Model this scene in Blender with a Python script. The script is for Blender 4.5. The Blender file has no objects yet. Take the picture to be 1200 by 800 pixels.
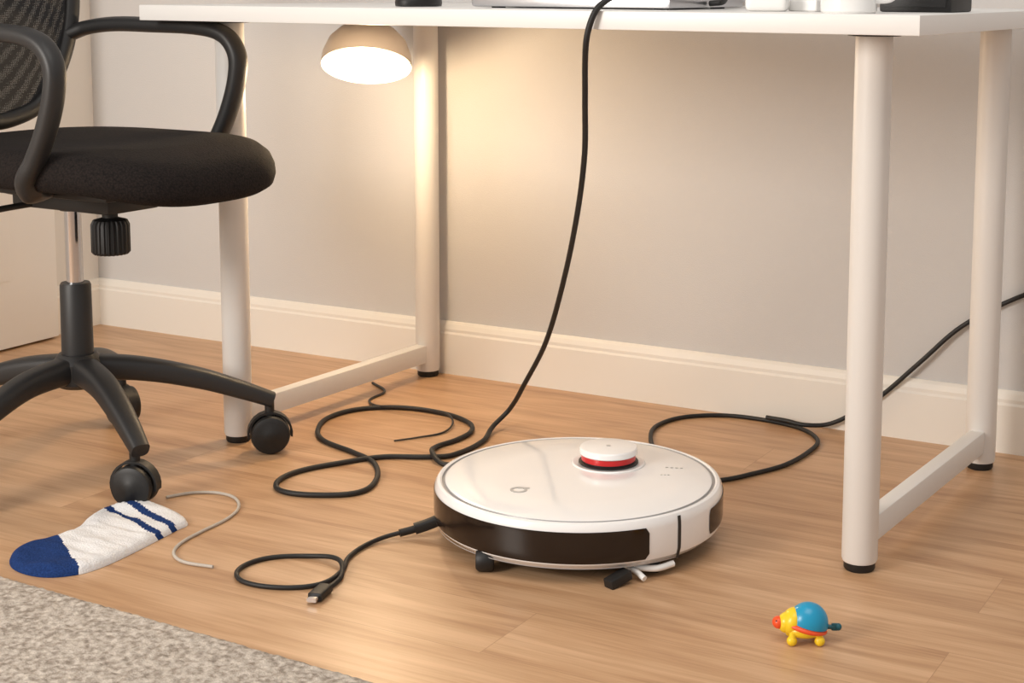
import bpy, bmesh, random
from math import *
from mathutils import Vector, Matrix, noise
from mathutils.geometry import delaunay_2d_cdt
random.seed(4)
scene=bpy.context.scene
COL=scene.collection
# ------------------------------------------------------------ materials
def nodes(name):
    m=bpy.data.materials.new(name); m.use_nodes=True
    nt=m.node_tree; b=nt.nodes['Principled BSDF']
    return m,nt,b
def lk(nt,a,b): nt.links.new(a,b)
def mat(name,col,rough=.5,metal=0,spec=.5,emit=None,es=0,bump=0,bscale=200,var=0,coat=0,sub=0):
    m,nt,b=nodes(name)
    b.inputs['Base Color'].default_value=(*col,1); b.inputs['Roughness'].default_value=rough
    b.inputs['Metallic'].default_value=metal; b.inputs['Specular IOR Level'].default_value=spec
    b.inputs['Coat Weight'].default_value=coat
    if emit:
        b.inputs['Emission Color'].default_value=(*emit,1); b.inputs['Emission Strength'].default_value=es
    tc=nt.nodes.new('ShaderNodeTexCoord')
    n=nt.nodes.new('ShaderNodeTexNoise'); n.inputs['Scale'].default_value=bscale; n.inputs['Detail'].default_value=3
    lk(nt,tc.outputs['Object'],n.inputs['Vector'])
    if bump:
        bp=nt.nodes.new('ShaderNodeBump'); bp.inputs['Strength'].default_value=bump; bp.inputs['Distance'].default_value=.002
        lk(nt,n.outputs['Fac'],bp.inputs['Height']); lk(nt,bp.outputs['Normal'],b.inputs['Normal'])
    if var:
        r=nt.nodes.new('ShaderNodeValToRGB')
        r.color_ramp.elements[0].position=.35; r.color_ramp.elements[1].position=.65
        r.color_ramp.elements[0].color=(*[c*(1-var) for c in col],1); r.color_ramp.elements[1].color=(*[min(1,c*(1+var)) for c in col],1)
        lk(nt,n.outputs['Fac'],r.inputs['Fac']); lk(nt,r.outputs['Color'],b.inputs['Base Color'])
    return m
def floor_mat():
    m,nt,b=nodes('oak_laminate'); N=nt.nodes.new
    tc=N('ShaderNodeTexCoord')
    br=N('ShaderNodeTexBrick'); br.offset=.37; br.inputs['Scale'].default_value=1
    br.inputs['Brick Width'].default_value=1.3; br.inputs['Row Height'].default_value=.135
    br.inputs['Mortar Size'].default_value=.0005; br.inputs['Mortar Smooth'].default_value=.3; br.inputs['Bias'].default_value=0
    br.inputs['Color1'].default_value=(0,0,0,1); br.inputs['Color2'].default_value=(1,1,1,1); br.inputs['Mortar'].default_value=(.5,.5,.5,1)
    lk(nt,tc.outputs['Object'],br.inputs['Vector'])
    sc=N('ShaderNodeVectorMath'); sc.operation='SCALE'; sc.inputs['Scale'].default_value=7.3
    lk(nt,br.outputs['Color'],sc.inputs[0])
    ad=N('ShaderNodeVectorMath'); ad.operation='ADD'; lk(nt,tc.outputs['Object'],ad.inputs[0]); lk(nt,sc.outputs[0],ad.inputs[1])
    mp=N('ShaderNodeMapping'); mp.inputs['Scale'].default_value=(1.4,16,1); lk(nt,ad.outputs[0],mp.inputs['Vector'])
    n1=N('ShaderNodeTexNoise'); n1.inputs['Scale'].default_value=1.6; n1.inputs['Detail'].default_value=6; n1.inputs['Distortion'].default_value=.6
    lk(nt,mp.outputs[0],n1.inputs['Vector'])
    mp2=N('ShaderNodeMapping'); mp2.inputs['Scale'].default_value=(7,210,1); lk(nt,ad.outputs[0],mp2.inputs['Vector'])
    n2=N('ShaderNodeTexNoise'); n2.inputs['Scale'].default_value=1.5; n2.inputs['Detail'].default_value=5; lk(nt,mp2.outputs[0],n2.inputs['Vector'])
    mp3=N('ShaderNodeMapping'); mp3.inputs['Scale'].default_value=(.9,6.5,1); lk(nt,ad.outputs[0],mp3.inputs['Vector'])
    n3=N('ShaderNodeTexNoise'); n3.inputs['Scale'].default_value=1.1; n3.inputs['Detail'].default_value=1.2; lk(nt,mp3.outputs[0],n3.inputs['Vector'])
    mu=N('ShaderNodeMath'); mu.operation='MULTIPLY'; mu.inputs[1].default_value=105; lk(nt,n3.outputs['Fac'],mu.inputs[0])
    si=N('ShaderNodeMath'); si.operation='SINE'; lk(nt,mu.outputs[0],si.inputs[0])
    ma=N('ShaderNodeMath'); ma.operation='MULTIPLY_ADD'; ma.inputs[1].default_value=.05; lk(nt,si.outputs[0],ma.inputs[0]); lk(nt,n1.outputs['Fac'],ma.inputs[2])
    m2=N('ShaderNodeMath'); m2.operation='MULTIPLY_ADD'; m2.inputs[1].default_value=.46; lk(nt,n2.outputs['Fac'],m2.inputs[0]); lk(nt,ma.outputs[0],m2.inputs[2])
    s2=N('ShaderNodeMath'); s2.operation='MULTIPLY_ADD'; s2.inputs[1].default_value=.05
    bw=N('ShaderNodeRGBToBW'); lk(nt,br.outputs['Color'],bw.inputs[0]); lk(nt,bw.outputs[0],s2.inputs[0]); lk(nt,m2.outputs[0],s2.inputs[2])
    r=N('ShaderNodeValToRGB'); e=r.color_ramp.elements
    e[0].position=.46; e[0].color=(.36,.19,.095,1); e[1].position=1.02; e[1].color=(.62,.395,.232,1)
    x=e.new(.72); x.color=(.50,.295,.158,1)
    lk(nt,s2.outputs[0],r.inputs['Fac'])
    mx=N('ShaderNodeMix'); mx.data_type='RGBA'; mx.blend_type='MIX'
    lk(nt,br.outputs['Fac'],mx.inputs['Factor']); lk(nt,r.outputs['Color'],mx.inputs['A']); mx.inputs['B'].default_value=(.36,.20,.10,1)
    lk(nt,mx.outputs['Result'],b.inputs['Base Color'])
    b.inputs['Roughness'].default_value=.36; b.inputs['Specular IOR Level'].default_value=.45
    bp=N('ShaderNodeBump'); bp.inputs['Strength'].default_value=.12; bp.inputs['Distance'].default_value=.001
    lk(nt,s2.outputs[0],bp.inputs['Height']); lk(nt,bp.outputs['Normal'],b.inputs['Normal'])
    return m
def mesh_fabric(name,col):
    m,nt,b=nodes(name); N=nt.nodes.new
    b.inputs['Base Color'].default_value=(*col,1); b.inputs['Roughness'].default_value=.75
    tc=N('ShaderNodeTexCoord'); v=N('ShaderNodeTexVoronoi'); v.inputs['Scale'].default_value=360; v.inputs['Randomness'].default_value=.25
    lk(nt,tc.outputs['Object'],v.inputs['Vector'])
    lt=N('ShaderNodeMath'); lt.operation='GREATER_THAN'; lt.inputs[1].default_value=.33; lk(nt,v.outputs['Distance'],lt.inputs[0])
    mx=N('ShaderNodeMath'); mx.operation='MAXIMUM'; mx.inputs[1].default_value=.78; lk(nt,lt.outputs[0],mx.inputs[0])
    lk(nt,mx.outputs[0],b.inputs['Alpha'])
    return m
def seat_fabric():
    m,nt,b=nodes('seat_fabric'); N=nt.nodes.new
    b.inputs['Roughness'].default_value=.9; b.inputs['Specular IOR Level'].default_value=.2
    tc=N('ShaderNodeTexCoord'); v=N('ShaderNodeTexVoronoi'); v.inputs['Scale'].default_value=330
    lk(nt,tc.outputs['Object'],v.inputs['Vector'])
    r=N('ShaderNodeValToRGB'); r.color_ramp.elements[0].color=(.022,.016,.014,1); r.color_ramp.elements[1].color=(.005,.004,.004,1)
    lk(nt,v.outputs['Distance'],r.inputs['Fac']); lk(nt,r.outputs['Color'],b.inputs['Base Color'])
    bp=N('ShaderNodeBump'); bp.inputs['Strength'].default_value=.5; bp.inputs['Distance'].default_value=.001
    lk(nt,v.outputs['Distance'],bp.inputs['Height']); lk(nt,bp.outputs['Normal'],b.inputs['Normal'])
    return m
def rug_mat():
    m,nt,b=nodes('rug_wool'); N=nt.nodes.new
    b.inputs['Roughness'].default_value=.95; b.inputs['Specular IOR Level'].default_value=.15
    tc=N('ShaderNodeTexCoord')
    n=N('ShaderNodeTexNoise'); n.inputs['Scale'].default_value=120; n.inputs['Detail'].default_value=4; lk(nt,tc.outputs['Object'],n.inputs['Vector'])
    r=N('ShaderNodeValToRGB'); e=r.color_ramp.elements
    e[0].position=.33; e[0].color=(.27,.225,.185,1); e[1].position=.66; e[1].color=(.60,.54,.475,1); x=e.new(.5); x.color=(.45,.395,.34,1)
    lk(nt,n.outputs['Fac'],r.inputs['Fac']); lk(nt,r.outputs['Color'],b.inputs['Base Color'])
    n2=N('ShaderNodeTexNoise'); n2.inputs['Scale'].default_value=500; lk(nt,tc.outputs['Object'],n2.inputs['Vector'])
    bp=N('ShaderNodeBump'); bp.inputs['Strength'].default_value=.6; bp.inputs['Distance'].default_value=.002
    lk(nt,n2.outputs['Fac'],bp.inputs['Height']); lk(nt,bp.outputs['Normal'],b.inputs['Normal'])
    return m
M={}
M['floor']=floor_mat()
M['wall']=mat('wall_paint',(.60,.587,.575),.85,bump=.25,bscale=600,spec=.2)
M['wall2']=mat('wall_paint_white',(.74,.71,.67),.8,bump=.2,bscale=600,spec=.2)
M['trim']=mat('trim_paint',(.80,.76,.695),.5,bump=.02,bscale=60)
M['desk']=mat('white_laminate',(.82,.81,.79),.38,bump=.02,bscale=300)
M['steel']=mat('white_powdercoat',(.77,.75,.72),.42,bump=.03,bscale=700)
M['blk']=mat('black_plastic',(.010,.0095,.0095),.5,bump=.08,bscale=900)
M['dgrey']=mat('dark_grey_plastic',(.020,.0195,.020),.46,bump=.1,bscale=900)
M['rub']=mat('black_rubber',(.010,.0095,.0095),.55,bump=.03,bscale=500)
M['chrome']=mat('chrome',(.62,.62,.64),.16,1,bump=.01,bscale=30)
M['seat']=seat_fabric()
M['net']=mesh_fabric('backrest_mesh',(.014,.014,.015))
M['rw']=mat('robot_white',(.90,.895,.89),.16,bump=.005,bscale=20,coat=.4)
M['rg']=mat('robot_grey_ring',(.42,.41,.41),.3,bump=.01,bscale=50)
M['win']=mat('smoked_window',(.012,.007,.005),.16,bump=.01,bscale=30)
M['red']=mat('red_plastic',(.62,.012,.015),.3,bump=.01,bscale=50)
M['mark']=mat('grey_print',(.45,.44,.43),.4,bump=.01,bscale=50)
M['sw']=mat('sock_white',(.80,.79,.79),.95,bump=.9,bscale=420,spec=.1,var=.05)
M['sn']=mat('sock_navy',(.016,.042,.15),.95,bump=.9,bscale=420,spec=.1,var=.25)
M['str']=mat('grey_cord',(.50,.45,.39),.6,bump=.3,bscale=900,var=.1)
M['rug']=rug_mat()
M['tb']=mat('toy_blue',(.012,.30,.52),.28,bump=.01,bscale=50)
M['ty']=mat('toy_yellow',(.90,.62,.02),.3,bump=.01,bscale=50)
M['tr']=mat('toy_orange',(.85,.09,.02),.3,bump=.01,bscale=50)
M['tt']=mat('toy_teal',(.008,.10,.13),.3,bump=.01,bscale=50)
M['shade']=mat('lamp_shade_enamel',(.62,.55,.49),.4,bump=.02,bscale=100)
M['glow']=mat('lamp_diffuser',(.75,.68,.58),.5,emit=(1,.84,.58),es=.75,bump=.01,bscale=50)
M['alu']=mat('aluminium',(.55,.55,.57),.3,1,bump=.02,bscale=900)
M['scr']=mat('screen_glass',(.01,.01,.012),.1,bump=.005,bscale=20)
M['cer']=mat('white_ceramic',(.85,.84,.82),.15,bump=.005,bscale=20)
# ------------------------------------------------------------ mesh helpers
def empty(name,loc=(0,0,0),rz=0):
    o=bpy.data.objects.new(name,None); o.location=loc; o.rotation_euler=(0,0,rz); o.empty_display_size=.05; COL.objects.link(o); return o
def obj(name,verts,faces,mats,parent=None,smooth=True,fm=None,auto=None):
    me=bpy.data.meshes.new(name); me.from_pydata([tuple(v) for v in verts],[],faces); me.validate(); me.update()
    if not isinstance(mats,(list,tuple)): mats=[mats]
    for m in mats: me.materials.append(m)
    if fm:
        for p,i in zip(me.polygons,fm): p.material_index=i
    bm=bmesh.new(); bm.from_mesh(me); bmesh.ops.recalc_face_normals(bm,faces=bm.faces); bm.to_mesh(me); bm.free()
    for p in me.polygons: p.use_smooth=smooth
    if smooth:
        me.set_sharp_from_angle(angle=radians(auto or 38))
    o=bpy.data.objects.new(name,me); COL.objects.link(o)
    if parent: o.parent=parent
    return o
def box(name,c,s,m,parent=None,bev=.002,rot=(0,0,0),seg=2):
    bm=bmesh.new(); bmesh.ops.create_cube(bm,size=1)
    for v in bm.verts: v.co=Vector((v.co.x*s[0],v.co.y*s[1],v.co.z*s[2]))
    if bev: bmesh.ops.bevel(bm,geom=bm.edges[:],offset=bev,segments=seg,affect='EDGES',profile=.6)
    R=Matrix.Translation(c)@Matrix.Rotation(rot[2],4,'Z')@Matrix.Rotation(rot[1],4,'Y')@Matrix.Rotation(rot[0],4,'X')
    bm.transform(R)
    me=bpy.data.meshes.new(name); bm.to_mesh(me); bm.free(); me.materials.append(m)
    for p in me.polygons: p.use_smooth=True
    me.set_sharp_from_angle(angle=radians(35))
    o=bpy.data.objects.new(name,me); COL.objects.link(o)
    if parent: o.parent=parent
    return o
def lathe(name,prof,m,parent=None,n=48,mtx=None,mi=None,auto=None):
    """prof: list of (r,z); mi: material index per segment"""
    V=[];F=[];FM=[]
    rings=[]
    for r,z in prof:
        if r<1e-6: rings.append([len(V)]); V.append(Vector((0,0,z)))
        else:
            rings.append(list(range(len(V),len(V)+n)))
            for i in range(n): a=2*pi*i/n; V.append(Vector((r*cos(a),r*sin(a),z)))
    for k in range(len(rings)-1):
        A,B=rings[k],rings[k+1]
        for i in range(n):
            j=(i+1)%n
            if len(A)==1 and len(B)==1: continue
            if len(A)==1: F.append((A[0],B[i],B[j]))
            elif len(B)==1: F.append((A[i],B[0],A[j]))
            else: F.append((A[i],A[j],B[j],B[i]))
            FM.append(mi[k] if mi else 0)
    if mtx: V=[mtx@v for v in V]
    return obj(name,V,F,m,parent,fm=FM,auto=auto)
def cr(pts,n=8):
    P=[Vector(p) for p in pts]; out=[]
    for i in range(len(P)-1):
        p0=P[i-1] if i else P[0]*2-P[1]; p1=P[i];p2=P[i+1]; p3=P[i+2] if i+2<len(P) else P[-1]*2-P[-2]
        d=(p2-p1).length
        t1=(p2-p0).normalized()*d if (p2-p0).length>1e-9 else (p2-p1)
        t2=(p3-p1).normalized()*d if (p3-p1).length>1e-9 else (p2-p1)
        for k in range(n):
            t=k/n; h00=2*t**3-3*t*t+1;h10=t**3-2*t*t+t;h01=-2*t**3+3*t*t;h11=t**3-t*t
            out.append(p1*h00+t1*h10+p2*h01+t2*h11)
    out.append(P[-1]); return out
def sweep(name,path,rad,m,parent=None,ref=None,sec=12,n=8,taper=None,square=0,smooth_path=True):
    P=cr(path,n) if smooth_path else [Vector(p) for p in path]
    V=[];F=[]; a,b=(rad,rad) if not isinstance(rad,tuple) else rad
    prev=None
    for i,p in enumerate(P):
        T=(P[min(i+1,len(P)-1)]-P[max(i-1,0)]).normalized()
        if ref: X=Vector(ref); X=(X-T*X.dot(T)).normalized()
        else:
            if prev is None:
                X=Vector((0,0,1)) if abs(T.z)<.9 else Vector((1,0,0))
            else: X=prev
            X=(X-T*X.dot(T)).normalized(); prev=X
        Y=T.cross(X); f=1 if taper is None else taper(i/(len(P)-1))
        for k in range(sec):
            an=2*pi*k/sec+(pi/sec if square else 0); c,s=cos(an),sin(an)
            if square:
                e=2/square; c=copysign(abs(c)**e,c); s=copysign(abs(s)**e,s)
            V.append(p+X*(a*c*f)+Y*(b*s*f))
    for i in range(len(P)-1):
        for k in range(sec):
            j=(k+1)%sec; F.append((i*sec+k,i*sec+j,(i+1)*sec+j,(i+1)*sec+k))
    F.append(tuple(range(sec))); F.append(tuple(range((len(P)-1)*sec,len(P)*sec)))
    return obj(name,V,F,m,parent,auto=50)
def mm(s,z=.0): return [(float(a)/1000,float(b)/1000,z) for a,b in (q.split(',') for q in s.split(';'))]
# ------------------------------------------------------------ room
YW=.5845; XL=-.905
def slab(name,x0,x1,y0,y1,z0,z1,m): return box(name,((x0+x1)/2,(y0+y1)/2,(z0+z1)/2),(x1-x0,y1-y0,z1-z0),m,bev=0)
slab('floor',XL-.1,3.4,-4.2,YW+.1,-.05,0,M['floor'])
slab('wall_back',XL-.1,3.4,YW,YW+.1,0,2.5,M['wall'])
slab('wall_left',XL-.1,XL,-4.2,YW,0,2.5,M['wall2'])
prof=[(0,0),(.014,0),(.014,.082),(.0115,.086),(.0115,.092),(.008,.101),(.004,.106),(0,.106)]
def baseboard(name,p0,p1,nrm):
    V=[];
    for p in (p0,p1):
        for d,z in prof: V.append((p[0]+nrm[0]*d,p[1]+nrm[1]*d,z))
    n=len(prof); F=[(i,i+1,n+i+1,n+i) for i in range(n-1)]+[tuple(range(n)),tuple(range(n,2*n))]
    return obj(name,V,F,M['trim'],smooth=False)
baseboard('baseboard_back',(XL,YW),(3.4,YW),(0,-1))
baseboard('baseboard_left',(XL,YW),(XL,.425),(1,0))
d=empty('door_1')
box('door_leaf',(XL+.022,-.04,1.015),(.04,.92,2.02),M['desk'],d,.003)
for z0,z1 in ((.15,.85),(1.0,1.85)):
    box('door_panel',(XL+.0425,-.04,(z0+z1)/2),(.006,.66,z1-z0),M['desk'],d,.002)
lathe('door_knob',[(0,0),(.012,0),(.01,.02),(.024,.035),(.024,.05),(0,.06)],M['chrome'],d,mtx=Matrix.Translation((XL+.042,.35,1.0))@Matrix.Rotation(pi/2,4,'Y'))
# ------------------------------------------------------------ desk
DL=-.0532; W=1.1232
desk=empty('desk',(0,0,0),DL)
x0,x1,y0,y1=-.1028,W+.0949,-.1008,.578
box('desktop',((x0+x1)/2,(y0+y1)/2,.7295),(x1-x0,y1-y0,.025),M['desk'],desk,.0015)
for i,(x,y) in enumerate(((0,0),(0,.543),(W,0),(W,.5323))):
    lathe('leg_%d'%(i+1),[(0,.012),(.0225,.012),(.024,.016),(.024,.717),(0,.717)],M['steel'],desk,40,Matrix.Translation((x,y,0)))
    lathe('foot_%d'%(i+1),[(0,0),(.019,0),(.021,.003),(.021,.0125),(0,.0125)],M['rub'],desk,32,Matrix.Translation((x,y,0)))
    lathe('bracket_%d'%(i+1),[(0,.713),(.034,.713),(.034,.7175),(0,.7175)],M['dgrey'],desk,32,Matrix.Translation((x,y,0)))
for i,(x,yb) in enumerate(((0,.543),(W,.5323))):
    box('crossbar_%d'%(i+1),(x,yb/2,.048),(.024,yb-.03,.036),M['steel'],desk,.003)
# ------------------------------------------------------------ under-desk lamp
lamp=empty('desk_lamp',(.059,.303,.630))
h=Vector((-.4808,.8768,0)); ax=(Vector((0,0,1))*cos(radians(27))+h*sin(radians(27))).normalized()
Rm=ax.to_track_quat('Z','Y').to_matrix().to_4x4()
lathe('shade',[(.0815,0),(.0825,.001),(.080,.022),(.071,.046),(.054,.065),(.030,.076),(.0,.079)],M['shade'],lamp,64,Rm)
lathe('shade_lining',[(.0815,0),(.078,.020),(.068,.042),(.050,.060),(.0,.070)],M['cer'],lamp,64,Rm)
lathe('diffuser',[(0,.006),(.05,.0065),(.0782,.010),(.0782,.012),(0,.014)],M['glow'],lamp,64,Rm)
top=ax*.075
sweep('stem',[top*.95,top+Vector((0,0,.004)),Vector((top.x,top.y,.0845))],.007,M['shade'],lamp)
lathe('mount',[(0,.0795),(.03,.0795),(.032,.0815),(.032,.0868),(0,.0868)],M['shade'],lamp,32,Matrix.Translation((top.x,top.y,0)))
# ------------------------------------------------------------ office chair
CA=radians(-1.5)
ch=empty('office_chair',(-.1123,-.2507,0),CA)
swv=[(.028,.006),(-.034,.040),(.036,-.012),(0,0),(0,0)]   # caster trail offsets
hrr=Vector((.8768,.4808,0)); hbb=Vector((-.4808,.8768,0)); Rc=Matrix.Rotation(-CA,3,'Z')
for i in range(5):
    a=radians(28.7+20-72*i)-CA; u=Vector((cos(a),sin(a),0)); s=Vector((-sin(a),cos(a),0))
    off=Rc@(hrr*swv[i][0]+hbb*swv[i][1])
    c=u*.274+off; tip=u*.285+off*.8
    sweep('base_leg_%d'%(i+1),[u*.02+Vector((0,0,.168)),u*.10+Vector((0,0,.158)),u*.18+off*.35+Vector((0,0,.135)),u*.24+off*.6+Vector((0,0,.110)),tip+Vector((0,0,.089))],(.023,.021),M['dgrey'],ch,ref=s,sec=20,taper=lambda t:1-.40*t,square=3.2)
    ca=a+radians((84,-48,60,10,-50)[i]); ax2=Vector((cos(ca),sin(ca),0))
    Rw=ax2.to_track_quat('Z','Y').to_matrix().to_4x4()
    lathe('caster_stem_%d'%(i+1),[(0,.05),(.008,.05),(.008,.090),(0,.090)],M['blk'],ch,20,Matrix.Translation(c))
    for sgn in (-1,1):
        lathe('caster_wheel_%d'%(i+1),[(0,-.0105),(.010,-.0105),(.012,-.009),(.024,-.009),(.0305,-.006),(.0325,0),(.0305,.006),(.024,.009),(.012,.009),(.010,.0105),(0,.0105)],M['blk'],ch,40,Matrix.Translation(c+Vector((0,0,.0325))+ax2*sgn*.0145)@Rw)
    fw=Vector((-ax2.y,ax2.x,0))
    V=[];F=[];n=14
    for k in range(n+1):
        an=radians(-10+200*k/n)
        for wdt in (-.026,.026):
            for r in (.034,.0375): V.append(c+Vector((0,0,.0325))+fw*(r*cos(an))+Vector((0,0,r*sin(an)))+ax2*wdt*.35)
    for k in range(n):
        b=k*4
        F+=[(b,b+2,b+6,b+4),(b+1,b+5,b+7,b+3),(b,b+4,b+5,b+1),(b+2,b+3,b+7,b+6)]
    F+=[(0,1,3,2),(n*4,n*4+2,n*4+3,n*4+1)]
    obj('caster_hood_%d'%(i+1),V,F,M['blk'],ch)
lathe('hub',[(0,.138),(.030,.138),(.038,.145),(.040,.178),(.033,.188),(.029,.192),(.0,.192)],M['dgrey'],ch,40)
lathe('column_sleeve',[(.0,.185),(.0250,.185),(.0242,.302),(.0222,.306),(.0,.306)],M['dgrey'],ch,36)
lathe('gas_cylinder',[(.0,.30),(.0135,.30),(.0135,.44),(.0,.44)],M['chrome'],ch,28)
box('tilt_mechanism',(0.030,0,.446),(.21,.11,.034),M['blk'],ch,.006)
box('seat_plate',(0.05,0,.468),(.30,.24,.016),M['blk'],ch,.005)
lathe('mechanism_boss',[(.0,.420),(.020,.422),(.024,.432),(.0,.435)],M['blk'],ch,28)
V=[];F=[];n=96;kp=[(.0,.362),(.025,.362),(.0285,.366),(.0285,.408),(.025,.415),(.012,.419),(.012,.45),(0,.45)]
for r,z in kp:
    for k in range(n):
        a=2*pi*k/n; rr=r+(.0012*(1 if (k//2)%2 else -1) if r>.024 else 0); V.append((.094+rr*cos(a),-.012+rr*sin(a),z))
for i in range(len(kp)-1):
    for k in range(n):
        j=(k+1)%n;F.append((i*n+k,i*n+j,(i+1)*n+j,(i+1)*n+k))
obj('tension_knob',V,F,M['blk'],ch)
sweep('height_lever',[(-.03,-.04,.436),(-.045,-.10,.432),(-.06,-.18,.424),(-.07,-.24,.418)],.005,M['blk'],ch)
SC=.057
def outline(t):
    c,s=cos(t),sin(t); e=2/3.1
    return (SC+.268*copysign(abs(c)**e,c), .208*copysign(abs(s)**e,s))
rp=[(0,.482),(.6,.477),(.86,.475),(.95,.479),(.988,.488),(1.0,.500),(.995,.512),(.975,.523),(.93,.531),(.86,.535),(.6,.537),(.3,.534),(0,.533)]
V=[];F=[];n=96;rings=[]
for s,z in rp:
    if s==0: rings.append([len(V)]);V.append((SC,0,z));continue
    rings.append(list(range(len(V),len(V)+n)))
    for k in range(n):
        x,y=outline(2*pi*k/n); x=SC+(x-SC)*s; y*=s
        dz=-.022*max(0,(x-.17)/.14)**2+.004*(abs(y)/.208)**2
        V.append((x,y,z+dz))
for k in range(len(rings)-1):
    A,B=rings[k],rings[k+1]
    for i in range(n):
        j=(i+1)%n
        if len(A)==1:F.append((A[0],B[i],B[j]))
        elif len(B)==1:F.append((A[i],B[0],A[j]))
        else:F.append((A[i],A[j],B[j],B[i]))
obj('seat_cushion',V,F,M['seat'],ch,auto=60)
for sg in (-1,1):
    w=sg*.210; o=.042 if sg<0 else .0
    sweep('armrest_%s'%('a' if sg<0 else 'b'),[(-.200,sg*.190,.690),(-.172,sg*.202,.701),(-.115,sg*.209,.708),(-.03+o,w,.708),(.085+o,w,.705),(.136+o,w,.693),(.160+o,w,.664),(.159+o,w,.625),(.142+o,w,.575),(.118+o,w,.530),(.096+o,sg*.209,.500),(.083+o,sg*.19,.478),(.075,sg*.12,.470)],(.0165,.0125),M['dgrey'],ch,ref=(.0,1,.12),sec=20,square=2.6,n=10)
def backf(w,z): return -.206-.10*(z-.56)+.6*w*w
half=[(0,.548),(.06,.552),(.115,.572),(.155,.62),(.184,.68),(.200,.75),(.206,.86),(.194,.97),(.155,1.04),(.08,1.065),(0,1.07)]
ol=half+[(-w,z) for w,z in half[-2:0:-1]]
ring=cr([Vector((backf(w,z),w,z)) for w,z in ol+[ol[0]]],6)
sweep('backrest_frame',ring,(.011,.014),M['blk'],ch,ref=(1,0,0),sec=12,smooth_path=False)
V=[];F=[];rows=30;cols=24
hs=cr([Vector((w,z,0)) for w,z in half],10)
def hw(z):
    for a,b in zip(hs[:-1],hs[1:]):
        if a.y<=z<=b.y: return a.x+(b.x-a.x)*((z-a.y)/max(b.y-a.y,1e-6))
    return 0
for r in range(rows+1):
    z=.550+(1.068-.550)*r/rows; w=hw(z)
    for c in range(cols+1):
        ww=w*(-1+2*c/cols); V.append((backf(ww,z),ww,z))
for r in range(rows):
    for c in range(cols):
        a=r*(cols+1)+c;F.append((a,a+1,a+cols+2,a+cols+1))
obj('backrest_mesh',V,F,M['net'],ch)
sweep('back_support',[(-.06,0,.450),(-.14,0,.452),(-.215,0,.475),(-.247,0,.55),(-.248,0,.66),(-.254,0,.80)],(.028,.011),M['blk'],ch,ref=(0,1,0),sec=20,square=3)
# ------------------------------------------------------------ robot vacuum
rb=empty('robot_vacuum',(.7270,-.1235,0))
Rr=.2045; KR=Rr/.2079; KZ=1.27
ZZ=lambda z:.018+(z-.018)*KZ
pf=[(0,.018),(.185,.018),(.197,.020),(.2055,.026),(.2079,.033),(.2079,.059),(.2068,.0650),(.2035,.0690),(.1995,.0700),(.1970,.0692),(.1960,.0672),(.1932,.0672),(.1922,.0694),(.188,.0705),(.12,.0718),(0,.0722)]
pf=[(r*KR,ZZ(z)) for r,z in pf]
mi=[2,2,0,0,0,0,0,0,0,1,1,1,0,0,0]
lathe('body',pf,[M['rw'],M['rg'],M['blk']],rb,160,mi=mi,auto=30)
def band(name,a0,a1,z0,z1,off,m,n=60,rc=.006):
    V=[];F=[];rows=8
    for i in range(n+1):
        a=a0+(a1-a0)*i/n; s=min(i,n-i)/n*abs(a1-a0)*Rr
        ins=0 if s>=rc else rc-sqrt(max(0,rc*rc-(rc-s)**2))
        for k in range(rows+1):
            z=(z0+ins)+(z1-z0-2*ins)*k/rows
            r=Rr
            if z<.033: r=Rr-.0024*((.033-z)/.007)
            if z>.059: r=Rr-.0011*((z-.059)/.006)
            V.append(((r+off)*cos(a),(r+off)*sin(a),ZZ(z)))
    for i in range(n):
        for k in range(rows):
            b=i*(rows+1)+k;F.append((b,b+1,b+rows+2,b+rows+1))
    return obj(name,V,F,m,rb)
ph=lambda d:radians(-61.3+d)
band('sensor_window',ph(-100),ph(26.5),.0275,.0615,.0008,M['win'],n=90)
band('side_window',ph(60),ph(100),.031,.0595,.0008,M['win'])
band('bumper_seam',ph(39.6),ph(41.2),.020,.0670,.0006,M['dgrey'],n=6,rc=.0002)
band('bumper_lip',ph(-110),ph(40),.0215,.0228,.0006,M['rg'],n=60,rc=.0002)
zt=ZZ(.0722)
T=Matrix.Translation((.011,.072,zt-.0722))
lathe('turret_well',[(.0,.0722),(.054,.0722),(.0525,.0738),(.050,.0738),(.0485,.0728),(.0,.0728)],[M['rw']],rb,64,T)
lathe('turret_core',[(.0435,.073),(.0435,.0750),(.039,.0757),(.039,.0775),(.0395,.0777),(.0395,.0855),(.039,.0857),(.039,.0880)],[M['blk'],M['red'],M['rw']],rb,64,T,mi=[0,0,0,0,1,1,0])
lathe('turret_cap',[(.0,.0865),(.0415,.0865),(.0425,.0878),(.0425,.0945),(.0413,.0962),(.039,.0968),(.0,.0972)],M['rw'],rb,64,T,auto=30)
lathe('turret_dot',[(.0,.0970),(.0035,.0972),(.0035,.0976),(0,.0976)],M['rg'],rb,20,T)
hr=Vector((.8768,.4808,0)); hb=Vector((-.4808,.8768,0))
def mark(nm,lx,ly,sx,sy):
    p=hr*lx+hb*ly; box(nm,(p.x,p.y,zt-.0003),(sx,sy,.0006),M['mark'],rb,0,rot=(0,0,radians(28.7)))
lathe('logo_ring',[(.008,zt-.001),(.012,zt-.001),(.012,zt+.0002),(.008,zt+.0002),(.008,zt-.001)],M['mark'],rb,30,Matrix.Translation(hr*-.083+hb*-.07))
mark('logo_bar',-.076,-.062,.016,.005)
for k in range(4): mark('print',.128+.007*k,.035-.001*k,.004,.002)
for k in range(3): mark('print',.118+.005*k,.0,.003,.002)
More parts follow.
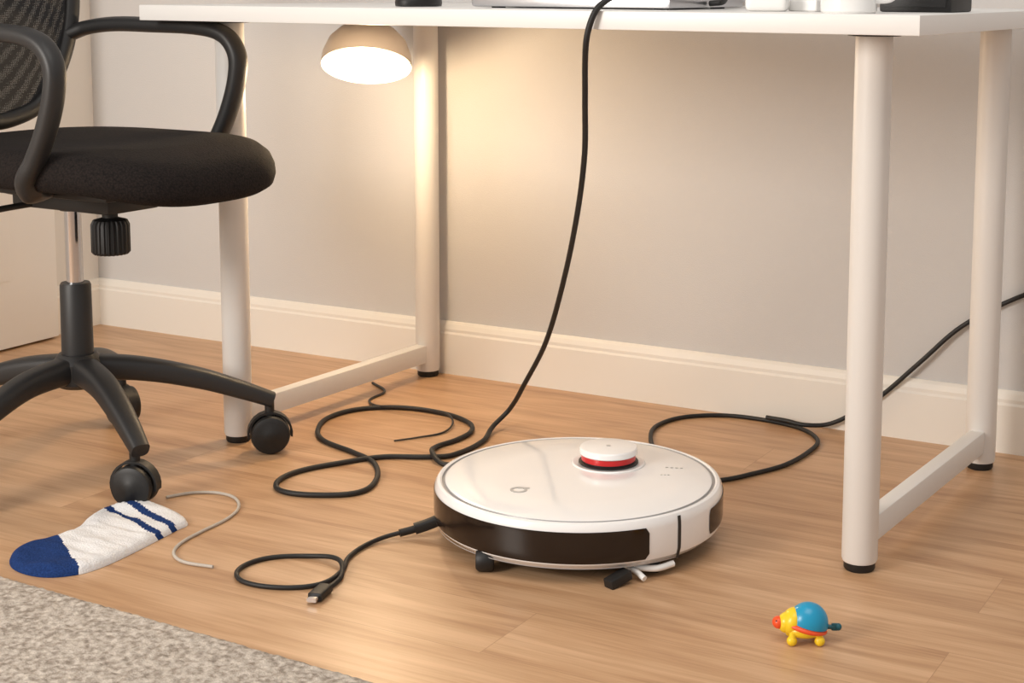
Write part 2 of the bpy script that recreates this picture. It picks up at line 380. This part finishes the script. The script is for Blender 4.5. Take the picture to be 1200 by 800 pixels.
def wheel(nm,lx,ly,r,wd,m):
    p=hr*lx+hb*ly; A=hr.to_track_quat('Z','Y').to_matrix().to_4x4()
    lathe(nm,[(0,-wd/2),(r*.8,-wd/2),(r,-wd/3),(r,wd/3),(r*.8,wd/2),(0,wd/2)],m,rb,28,Matrix.Translation((p.x,p.y,r))@A)
wheel('front_caster',-.126,-.148,.0155,.024,M['blk'])
wheel('drive_wheel_1',-.12,.0,.032,.022,M['rub']); wheel('drive_wheel_2',.12,.0,.032,.022,M['rub'])
wheel('brush_hub',.100,-.150,.0125,.014,M['blk'])
sweep('brush_arm',[hr*.055+hb*-.155+Vector((0,0,.014)),hr*.075+hb*-.178+Vector((0,0,.011)),hr*.085+hb*-.19+Vector((0,0,.006))],.004,M['cer'],rb)
sweep('brush_arm_2',[hr*.06+hb*-.165+Vector((0,0,.015)),hr*.10+hb*-.168+Vector((0,0,.012)),hr*.125+hb*-.155+Vector((0,0,.014))],.0045,M['cer'],rb)
p=hr*.050+hb*-.198
box('brush_pad',(p.x,p.y,.009),(.036,.017,.013),M['blk'],rb,.002,rot=(0,radians(-12),radians(28.7+40)))
# ------------------------------------------------------------ cables
cr1=.0043
c1=[(.822,.10,.7505),(.845,.095,.7535),(.862,.05,.768),(.842,-.03,.785),(.805,-.09,.778),(.780,-.128,.762),(.766,-.1465,.747),(.7565,-.152,.725),(.7483,-.149,.695),(.7217,-.10,.6186),(.6952,-.05,.538),(.6461,.02,.4367),(.5731,.11,.3098),(.4969,.19,.1892),(.4208,.25,.0948),(.368,.290,.035),(.352,.262,.010)]
c1+=mm('375,187;373,95;342,66;280,32;239,-29;207,-99;211,-157;246,-191;304,-181;353,-139;340,-74;285,-3;223,27;138,58;90,103;56,178;69,251;130,299;221,304;294,274;326,230;332,174;324,123;350,71;384,48;416,55;480,60',cr1)
c1[-4]=(.35,.071,.012)
sweep('power_cable',c1,cr1,M['rub'],sec=10,n=8)
c2=mm('-25,428;33,386;45,320;89,283;161,283;233,285;269,260;284,207;263,158;239,121',.0026)
c2[3]=(.089,.283,.006);c2[4]=(.161,.283,.012);c2[5]=(.233,.285,.0125);c2[6]=(.269,.260,.007)
sweep('thin_cable',c2,.0026,M['dgrey'],sec=8,n=8,taper=lambda t:1-.4*t)
c3=[(.72,.16,.0038),(.765,.165,.0038)]+mm('813,192;843,244;873,318;881,415;871,478;824,530;751,552;671,546;609,497;592,424;612,356;654,287;700,240',.0038)
sweep('charging_cable',c3,.0038,M['rub'],sec=10,n=8)
ex=empty('extension_cord')
sweep('cord',[(.751,.545,.0115),(.79,.541,.0115),(.824,.540,.009),(.862,.553,.012),(.90,.560,.032),(.955,.563,.074),(1.02,.567,.14),(1.088,.572,.209),(1.185,.576,.270),(1.30,.574,.315),(1.42,.566,.33)],.0040,M['rub'],ex,sec=10,n=8)
box('outlet_plate',(1.45,YW-.004,.33),(.08,.008,.08),M['desk'],ex,.003)
lathe('plug',[(0,0),(.016,0),(.019,.004),(.019,.022),(.012,.03),(0,.03)],M['rub'],ex,28,Matrix.Translation((1.45,YW-.008,.33))@Matrix.Rotation(pi/2,4,'X'))
sweep('plug_lead',[(1.42,.566,.33),(1.44,.560,.33),(1.45,.562,.33)],.0045,M['rub'],ex)
us=empty('usb_cable')
c4=mm('532,-255;505,-287;497,-326;505,-371;527,-416;530,-466;494,-500;437,-508;404,-478;408,-429;452,-393;504,-393;538,-431;546,-460;549,-482',.0034)
c4[12]=(.538,-.431,.0045)
c4[0]=(.532,-.255,.012);c4[1]=(.505,-.287,.006);c4[11]=(.504,-.393,.0085)
sweep('cord',c4,.0033,M['rub'],us,sec=10,n=8)
sweep('plug_boot',[(.520,-.270,.0095),(.532,-.255,.012),(.544,-.244,.016)],(.0055,.0055),M['rub'],us,sec=12)
sweep('robot_plug',[(.534,-.253,.013),(.548,-.241,.018),(.562,-.231,.025)],(.0075,.007),M['blk'],us,sec=16,square=4)
sweep('plug_body',[(.5485,-.478,.0065),(.552,-.494,.0065),(.556,-.511,.0065)],(.0055,.0095),M['blk'],us,sec=16,square=5,ref=(0,0,1))
sweep('plug_tip',[(.556,-.510,.0065),(.559,-.522,.0065)],(.0028,.0065),M['chrome'],us,sec=16,square=5,ref=(0,0,1))
st=mm('85,-330;109,-296;129,-261;163,-242;202,-248;238,-282;255,-329;259,-389;266,-437;285,-472;318,-490;366,-485',.0024)
sweep('string',st[1:],.0024,M['str'],sec=8,n=8)
# ------------------------------------------------------------ sock
def inpoly(x,y,P):
    c=False
    for i in range(len(P)):
        (x1_,y1_),(x2_,y2_)=P[i],P[i-1]
        if (y1_>y)!=(y2_>y) and x<(x2_-x1_)*(y-y1_)/(y2_-y1_)+x1_: c=not c
    return c
sk=[Vector(p) for p in mm('82,-309;125,-320;165,-333;190,-350;192,-374;198,-425;203,-478;205,-530;197,-568;164,-598;112,-598;72,-570;57,-528;72,-482;68,-442;52,-408;44,-362;62,-330')]
so=[(p.x,p.y) for p in cr(sk+[sk[0]],8)[:-1]]
def dist(x,y):
    q=Vector((x,y));m=9
    for i in range(len(so)):
        a=Vector(so[i]);b=Vector(so[i-1]);ab=b-a
        t=max(0,min(1,(q-a).dot(ab)/ab.length_squared)); m=min(m,(q-a-ab*t).length)
    return m
pts=[Vector(p) for p in so]; st_=.0034
nb=len(pts)
y=-.61
row=0
while y<-.29:
    x=.03+(row%2)*st_/2
    while x<.22:
        if inpoly(x,y,so) and dist(x,y)>st_*.6: pts.append(Vector((x,y)))
        x+=st_
    y+=st_*.87; row+=1
r=delaunay_2d_cdt(pts,[(i,(i+1)%nb) for i in range(nb)],[],1,1e-6)
V2,F2=r[0],r[2]
V=[]
for v in V2:
    dd=dist(v.x,v.y); t=min(dd/.014,1); z=.0015+.0095*sqrt(max(0,1-(1-t)**2))
    z+=min(t,1)*(.0045*noise.noise(Vector((v.x*28,v.y*28,0)))+.0028*noise.noise(Vector((v.x*18,v.y*75,3))))
    s=v.x*.3+v.y*.95
    z+=.0010*t*sin(v.x*900) if s>-.345 else .0
    V.append(Vector((v.x,v.y,max(z,.0015))))
nv=len(V)
F=[tuple(f) for f in F2]; FM=[]
a=Vector((.201,-.571));b=Vector((.066,-.485));nn=Vector((-(b-a).y,(b-a).x)).normalized()
if (Vector((.11,-.59))-a).dot(nn)<0: nn=-nn
def sm(c):
    s=c.x*.3+c.y*.95; dn=(Vector((c.x,c.y))-a).dot(nn)
    return 1 if dn>-.002 or abs(s+.3345)<.0060 or abs(s+.305)<.0060 else 0
for f in F: FM.append(sm(sum((V[i] for i in f),Vector())/len(f)))
V+= [Vector((v.x,v.y,.0004)) for v in V[:nb]]
for i in range(nb):
    j=(i+1)%nb; F.append((i,j,nv+j,nv+i)); FM.append(sm((V[i]+V[j])/2))
sock=obj('sock',V,F,[M['sw'],M['sn']],fm=FM,auto=80)
sock.location=(.030,-.022,0)
# ------------------------------------------------------------ rug
V=[];F=[];nx,ny=520,230; rx0,rx1=-.5,1.0; ry1=-.656; ry0=-1.35
def rugedge(x): return ry1-.0355*(x-.163)
for j in range(ny+1):
    for i in range(nx+1):
        x=rx0+(rx1-rx0)*i/nx; ye=rugedge(x); y=ry0+(ye-ry0)*j/ny
        e=min((ye-y)/.012,(x-rx0)/.012,(rx1-x)/.012,(y-ry0)/.012,1)
        q=Vector((x*105,y*150,0)); d0=noise.voronoi(q)[0]
        z=.002+.0085*sqrt(max(0,1-(1-e)**2))+.0038*(.6-d0[0])*min(1,e+.3)
        if j==ny: y+=.0022*noise.noise(Vector((x*120,1,0)))
        V.append((x,y,max(z,.001) if 0<i<nx and 0<j<ny else .0005))
for j in range(ny):
    for i in range(nx):
        a_=j*(nx+1)+i;F.append((a_,a_+1,a_+nx+2,a_+nx+1))
obj('rug',V,F,M['rug'],auto=89)
# ------------------------------------------------------------ wind-up turtle toy
ty=empty('toy_turtle',(1.140,-.322,0),radians(28.7))
def ell(nm,c,s,m,par=ty,cut=None,n=32,rot=None):
    pr=[]
    for k in range(17):
        a_=-pi/2+pi*k/16
        if cut is not None and sin(a_)<cut: continue
        pr.append((cos(a_),sin(a_)))
    if cut is not None: pr=[(0,cut),(sqrt(1-cut*cut),cut)]+pr
    mt=Matrix.Translation(c)
    if rot: mt=mt@rot
    mt=mt@Matrix.Diagonal((*s,1))
    return lathe(nm,pr,m,par,n,mt,auto=50)
TL=Matrix.Rotation(radians(14),4,'Y')
ell('shell',(.004,0,.0235),(.0240,.0215,.0245),M['tb'],cut=-.05,rot=TL)
ell('shell_rim',(.001,0,.0195),(.0268,.0240,.0060),M['tr'],rot=TL)
ell('belly',(-.001,0,.0165),(.0235,.0205,.0105),M['ty'])
ell('shoulder',(-.015,0,.0255),(.0125,.0165,.0165),M['ty'],rot=Matrix.Rotation(radians(25),4,'Y'))
ell('neck',(-.022,0,.0235),(.0105,.012,.0125),M['ty'],rot=Matrix.Rotation(radians(15),4,'Y'))
ell('head',(-.0315,0,.0235),(.0075,.0085,.0075),M['tr'])
for i,(x,y_) in enumerate(((-.017,-.014),(-.015,.014),(.016,-.014),(.016,.014))):
    ell('foot_%d'%(i+1),(x,y_,.0062),(.0062,.0058,.0062),M['ty']); sweep('ankle_%d'%(i+1),[(x,y_,.006),(x*.9,y_*.9,.016)],.0045,M['ty'],ty)
sweep('key_shaft',[(.020,0,.018),(.034,0,.018)],.0028,M['tt'],ty)
box('key_wing',(.036,0,.018),(.009,.0045,.009),M['tt'],ty,.002)
ell('key_knob',(.040,0,.018),(.0042,.004,.0045),M['tt'])
for sg in (-1,1): ell('eye',(-.0345,sg*.0055,.027),(.0013,.0013,.0013),M['blk'])
# ------------------------------------------------------------ things on the desktop
ZD=.742
lp=empty('laptop',(.649,.111,ZD),DL)
box('base',(0,0,.009),(.34,.24,.014),M['alu'],lp,.004)
box('keyboard',(0,.03,.0163),(.29,.11,.001),M['blk'],lp,.0)
box('trackpad',(0,-.065,.0163),(.11,.07,.0008),M['alu'],lp,.0)
box('lid',(0,.155,.117),(.34,.006,.225),M['alu'],lp,.002,rot=(radians(-18),0,0))
box('screen',(0,.1505,.117),(.32,.001,.20),M['scr'],lp,0,rot=(radians(-18),0,0))
for sx in (-.14,.14):
    for sy in (-.09,.09): box('rubber_foot',(sx,sy,.001),(.02,.008,.002),M['rub'],lp,0)
ms=empty('computer_mouse',(.334,.065,ZD),radians(10))
ell('shell',(0,0,.006),(.033,.055,.026),M['blk'],ms,cut=-.2); box('scroll_wheel',(0,.03,.0285),(.006,.014,.005),M['dgrey'],ms,.001)
mg=empty('coffee_mug',(1.098,-.095,ZD))
lathe('cup',[(0,0),(.033,0),(.0355,.003),(.0365,.09),(.0355,.092),(.034,.09),(.0325,.008),(0,.006)],M['cer'],mg,56)
sweep('handle',[(.034,.0,.075),(.055,.012,.073),(.062,.016,.048),(.053,.012,.022),(.034,.0,.018)],(.006,.004),M['cer'],mg)
bx=empty('speaker_box',(1.145,.09,ZD),DL)
box('housing',(0,0,.035),(.10,.09,.07),M['blk'],bx,.004); box('grille',(0,-.0455,.035),(.086,.002,.056),M['dgrey'],bx,.0005); box('panel',(0,0,.0702),(.08,.07,.001),M['dgrey'],bx,0)
eb=empty('earbud_case',(.955,-.01,ZD),radians(15))
box('case',(0,0,.0125),(.058,.045,.025),M['cer'],eb,.010,seg=5); box('hinge',(0,.0225,.014),(.03,.002,.005),M['chrome'],eb,0)
cb=empty('charger_brick',(1.000,.03,ZD),radians(-10))
box('body',(0,0,.008),(.045,.04,.016),M['cer'],cb,.004,seg=3); box('port',(.0225,0,.008),(.001,.01,.004),M['blk'],cb,0)
# ------------------------------------------------------------ lights
def area(nm,loc,tgt,sx,sy,p,col):
    l=bpy.data.lights.new(nm,'AREA'); l.shape='RECTANGLE'; l.size=sx; l.size_y=sy; l.energy=p; l.color=col
    o=bpy.data.objects.new(nm,l); o.location=loc; o.rotation_euler=(Vector(tgt)-Vector(loc)).to_track_quat('-Z','Y').to_euler(); COL.objects.link(o); return o
area('window_light',(-.45,-3.0,1.35),(.5,.4,.3),.9,1.1,66,(1,.94,.87))
area('ceiling_light',(1.4,-1.0,2.45),(1.4,-.9,0),1.4,1.4,20,(1,.93,.86))
pl=bpy.data.lights.new('lamp_bulb','POINT'); pl.energy=5.2; pl.color=(1,.74,.46); pl.shadow_soft_size=.02
po=bpy.data.objects.new('lamp_bulb',pl); po.location=Vector((.059,.303,.630))-ax*.055; COL.objects.link(po)
wd=bpy.data.worlds.new('World'); scene.world=wd; wd.use_nodes=True
bg=wd.node_tree.nodes['Background']; bg.inputs[0].default_value=(1,.975,.95,1); bg.inputs[1].default_value=.50
# ------------------------------------------------------------ camera
cd=bpy.data.cameras.new('camera'); cam=bpy.data.objects.new('camera',cd); COL.objects.link(cam)
cd.sensor_width=36; cd.lens=1852.34*36/1200; cd.shift_x=-(658.128-600)/1200; cd.shift_y=(220.694-400)/1200; cd.clip_start=.05
pit,yaw,rol=.1276,.5016,.0037
r=Vector((cos(yaw),sin(yaw),0)); f=Vector((-sin(yaw)*cos(pit),cos(yaw)*cos(pit),-sin(pit))); u=r.cross(f)
r2=r*cos(rol)+u*sin(rol); u2=-r*sin(rol)+u*cos(rol)
Mx=Matrix((( r2.x,u2.x,-f.x,1.7519),(r2.y,u2.y,-f.y,-2.0454),(r2.z,u2.z,-f.z,.7758),(0,0,0,1)))
cam.matrix_world=Mx
scene.camera=cam
scene.view_settings.view_transform='Standard'
scene.view_settings.look='None'
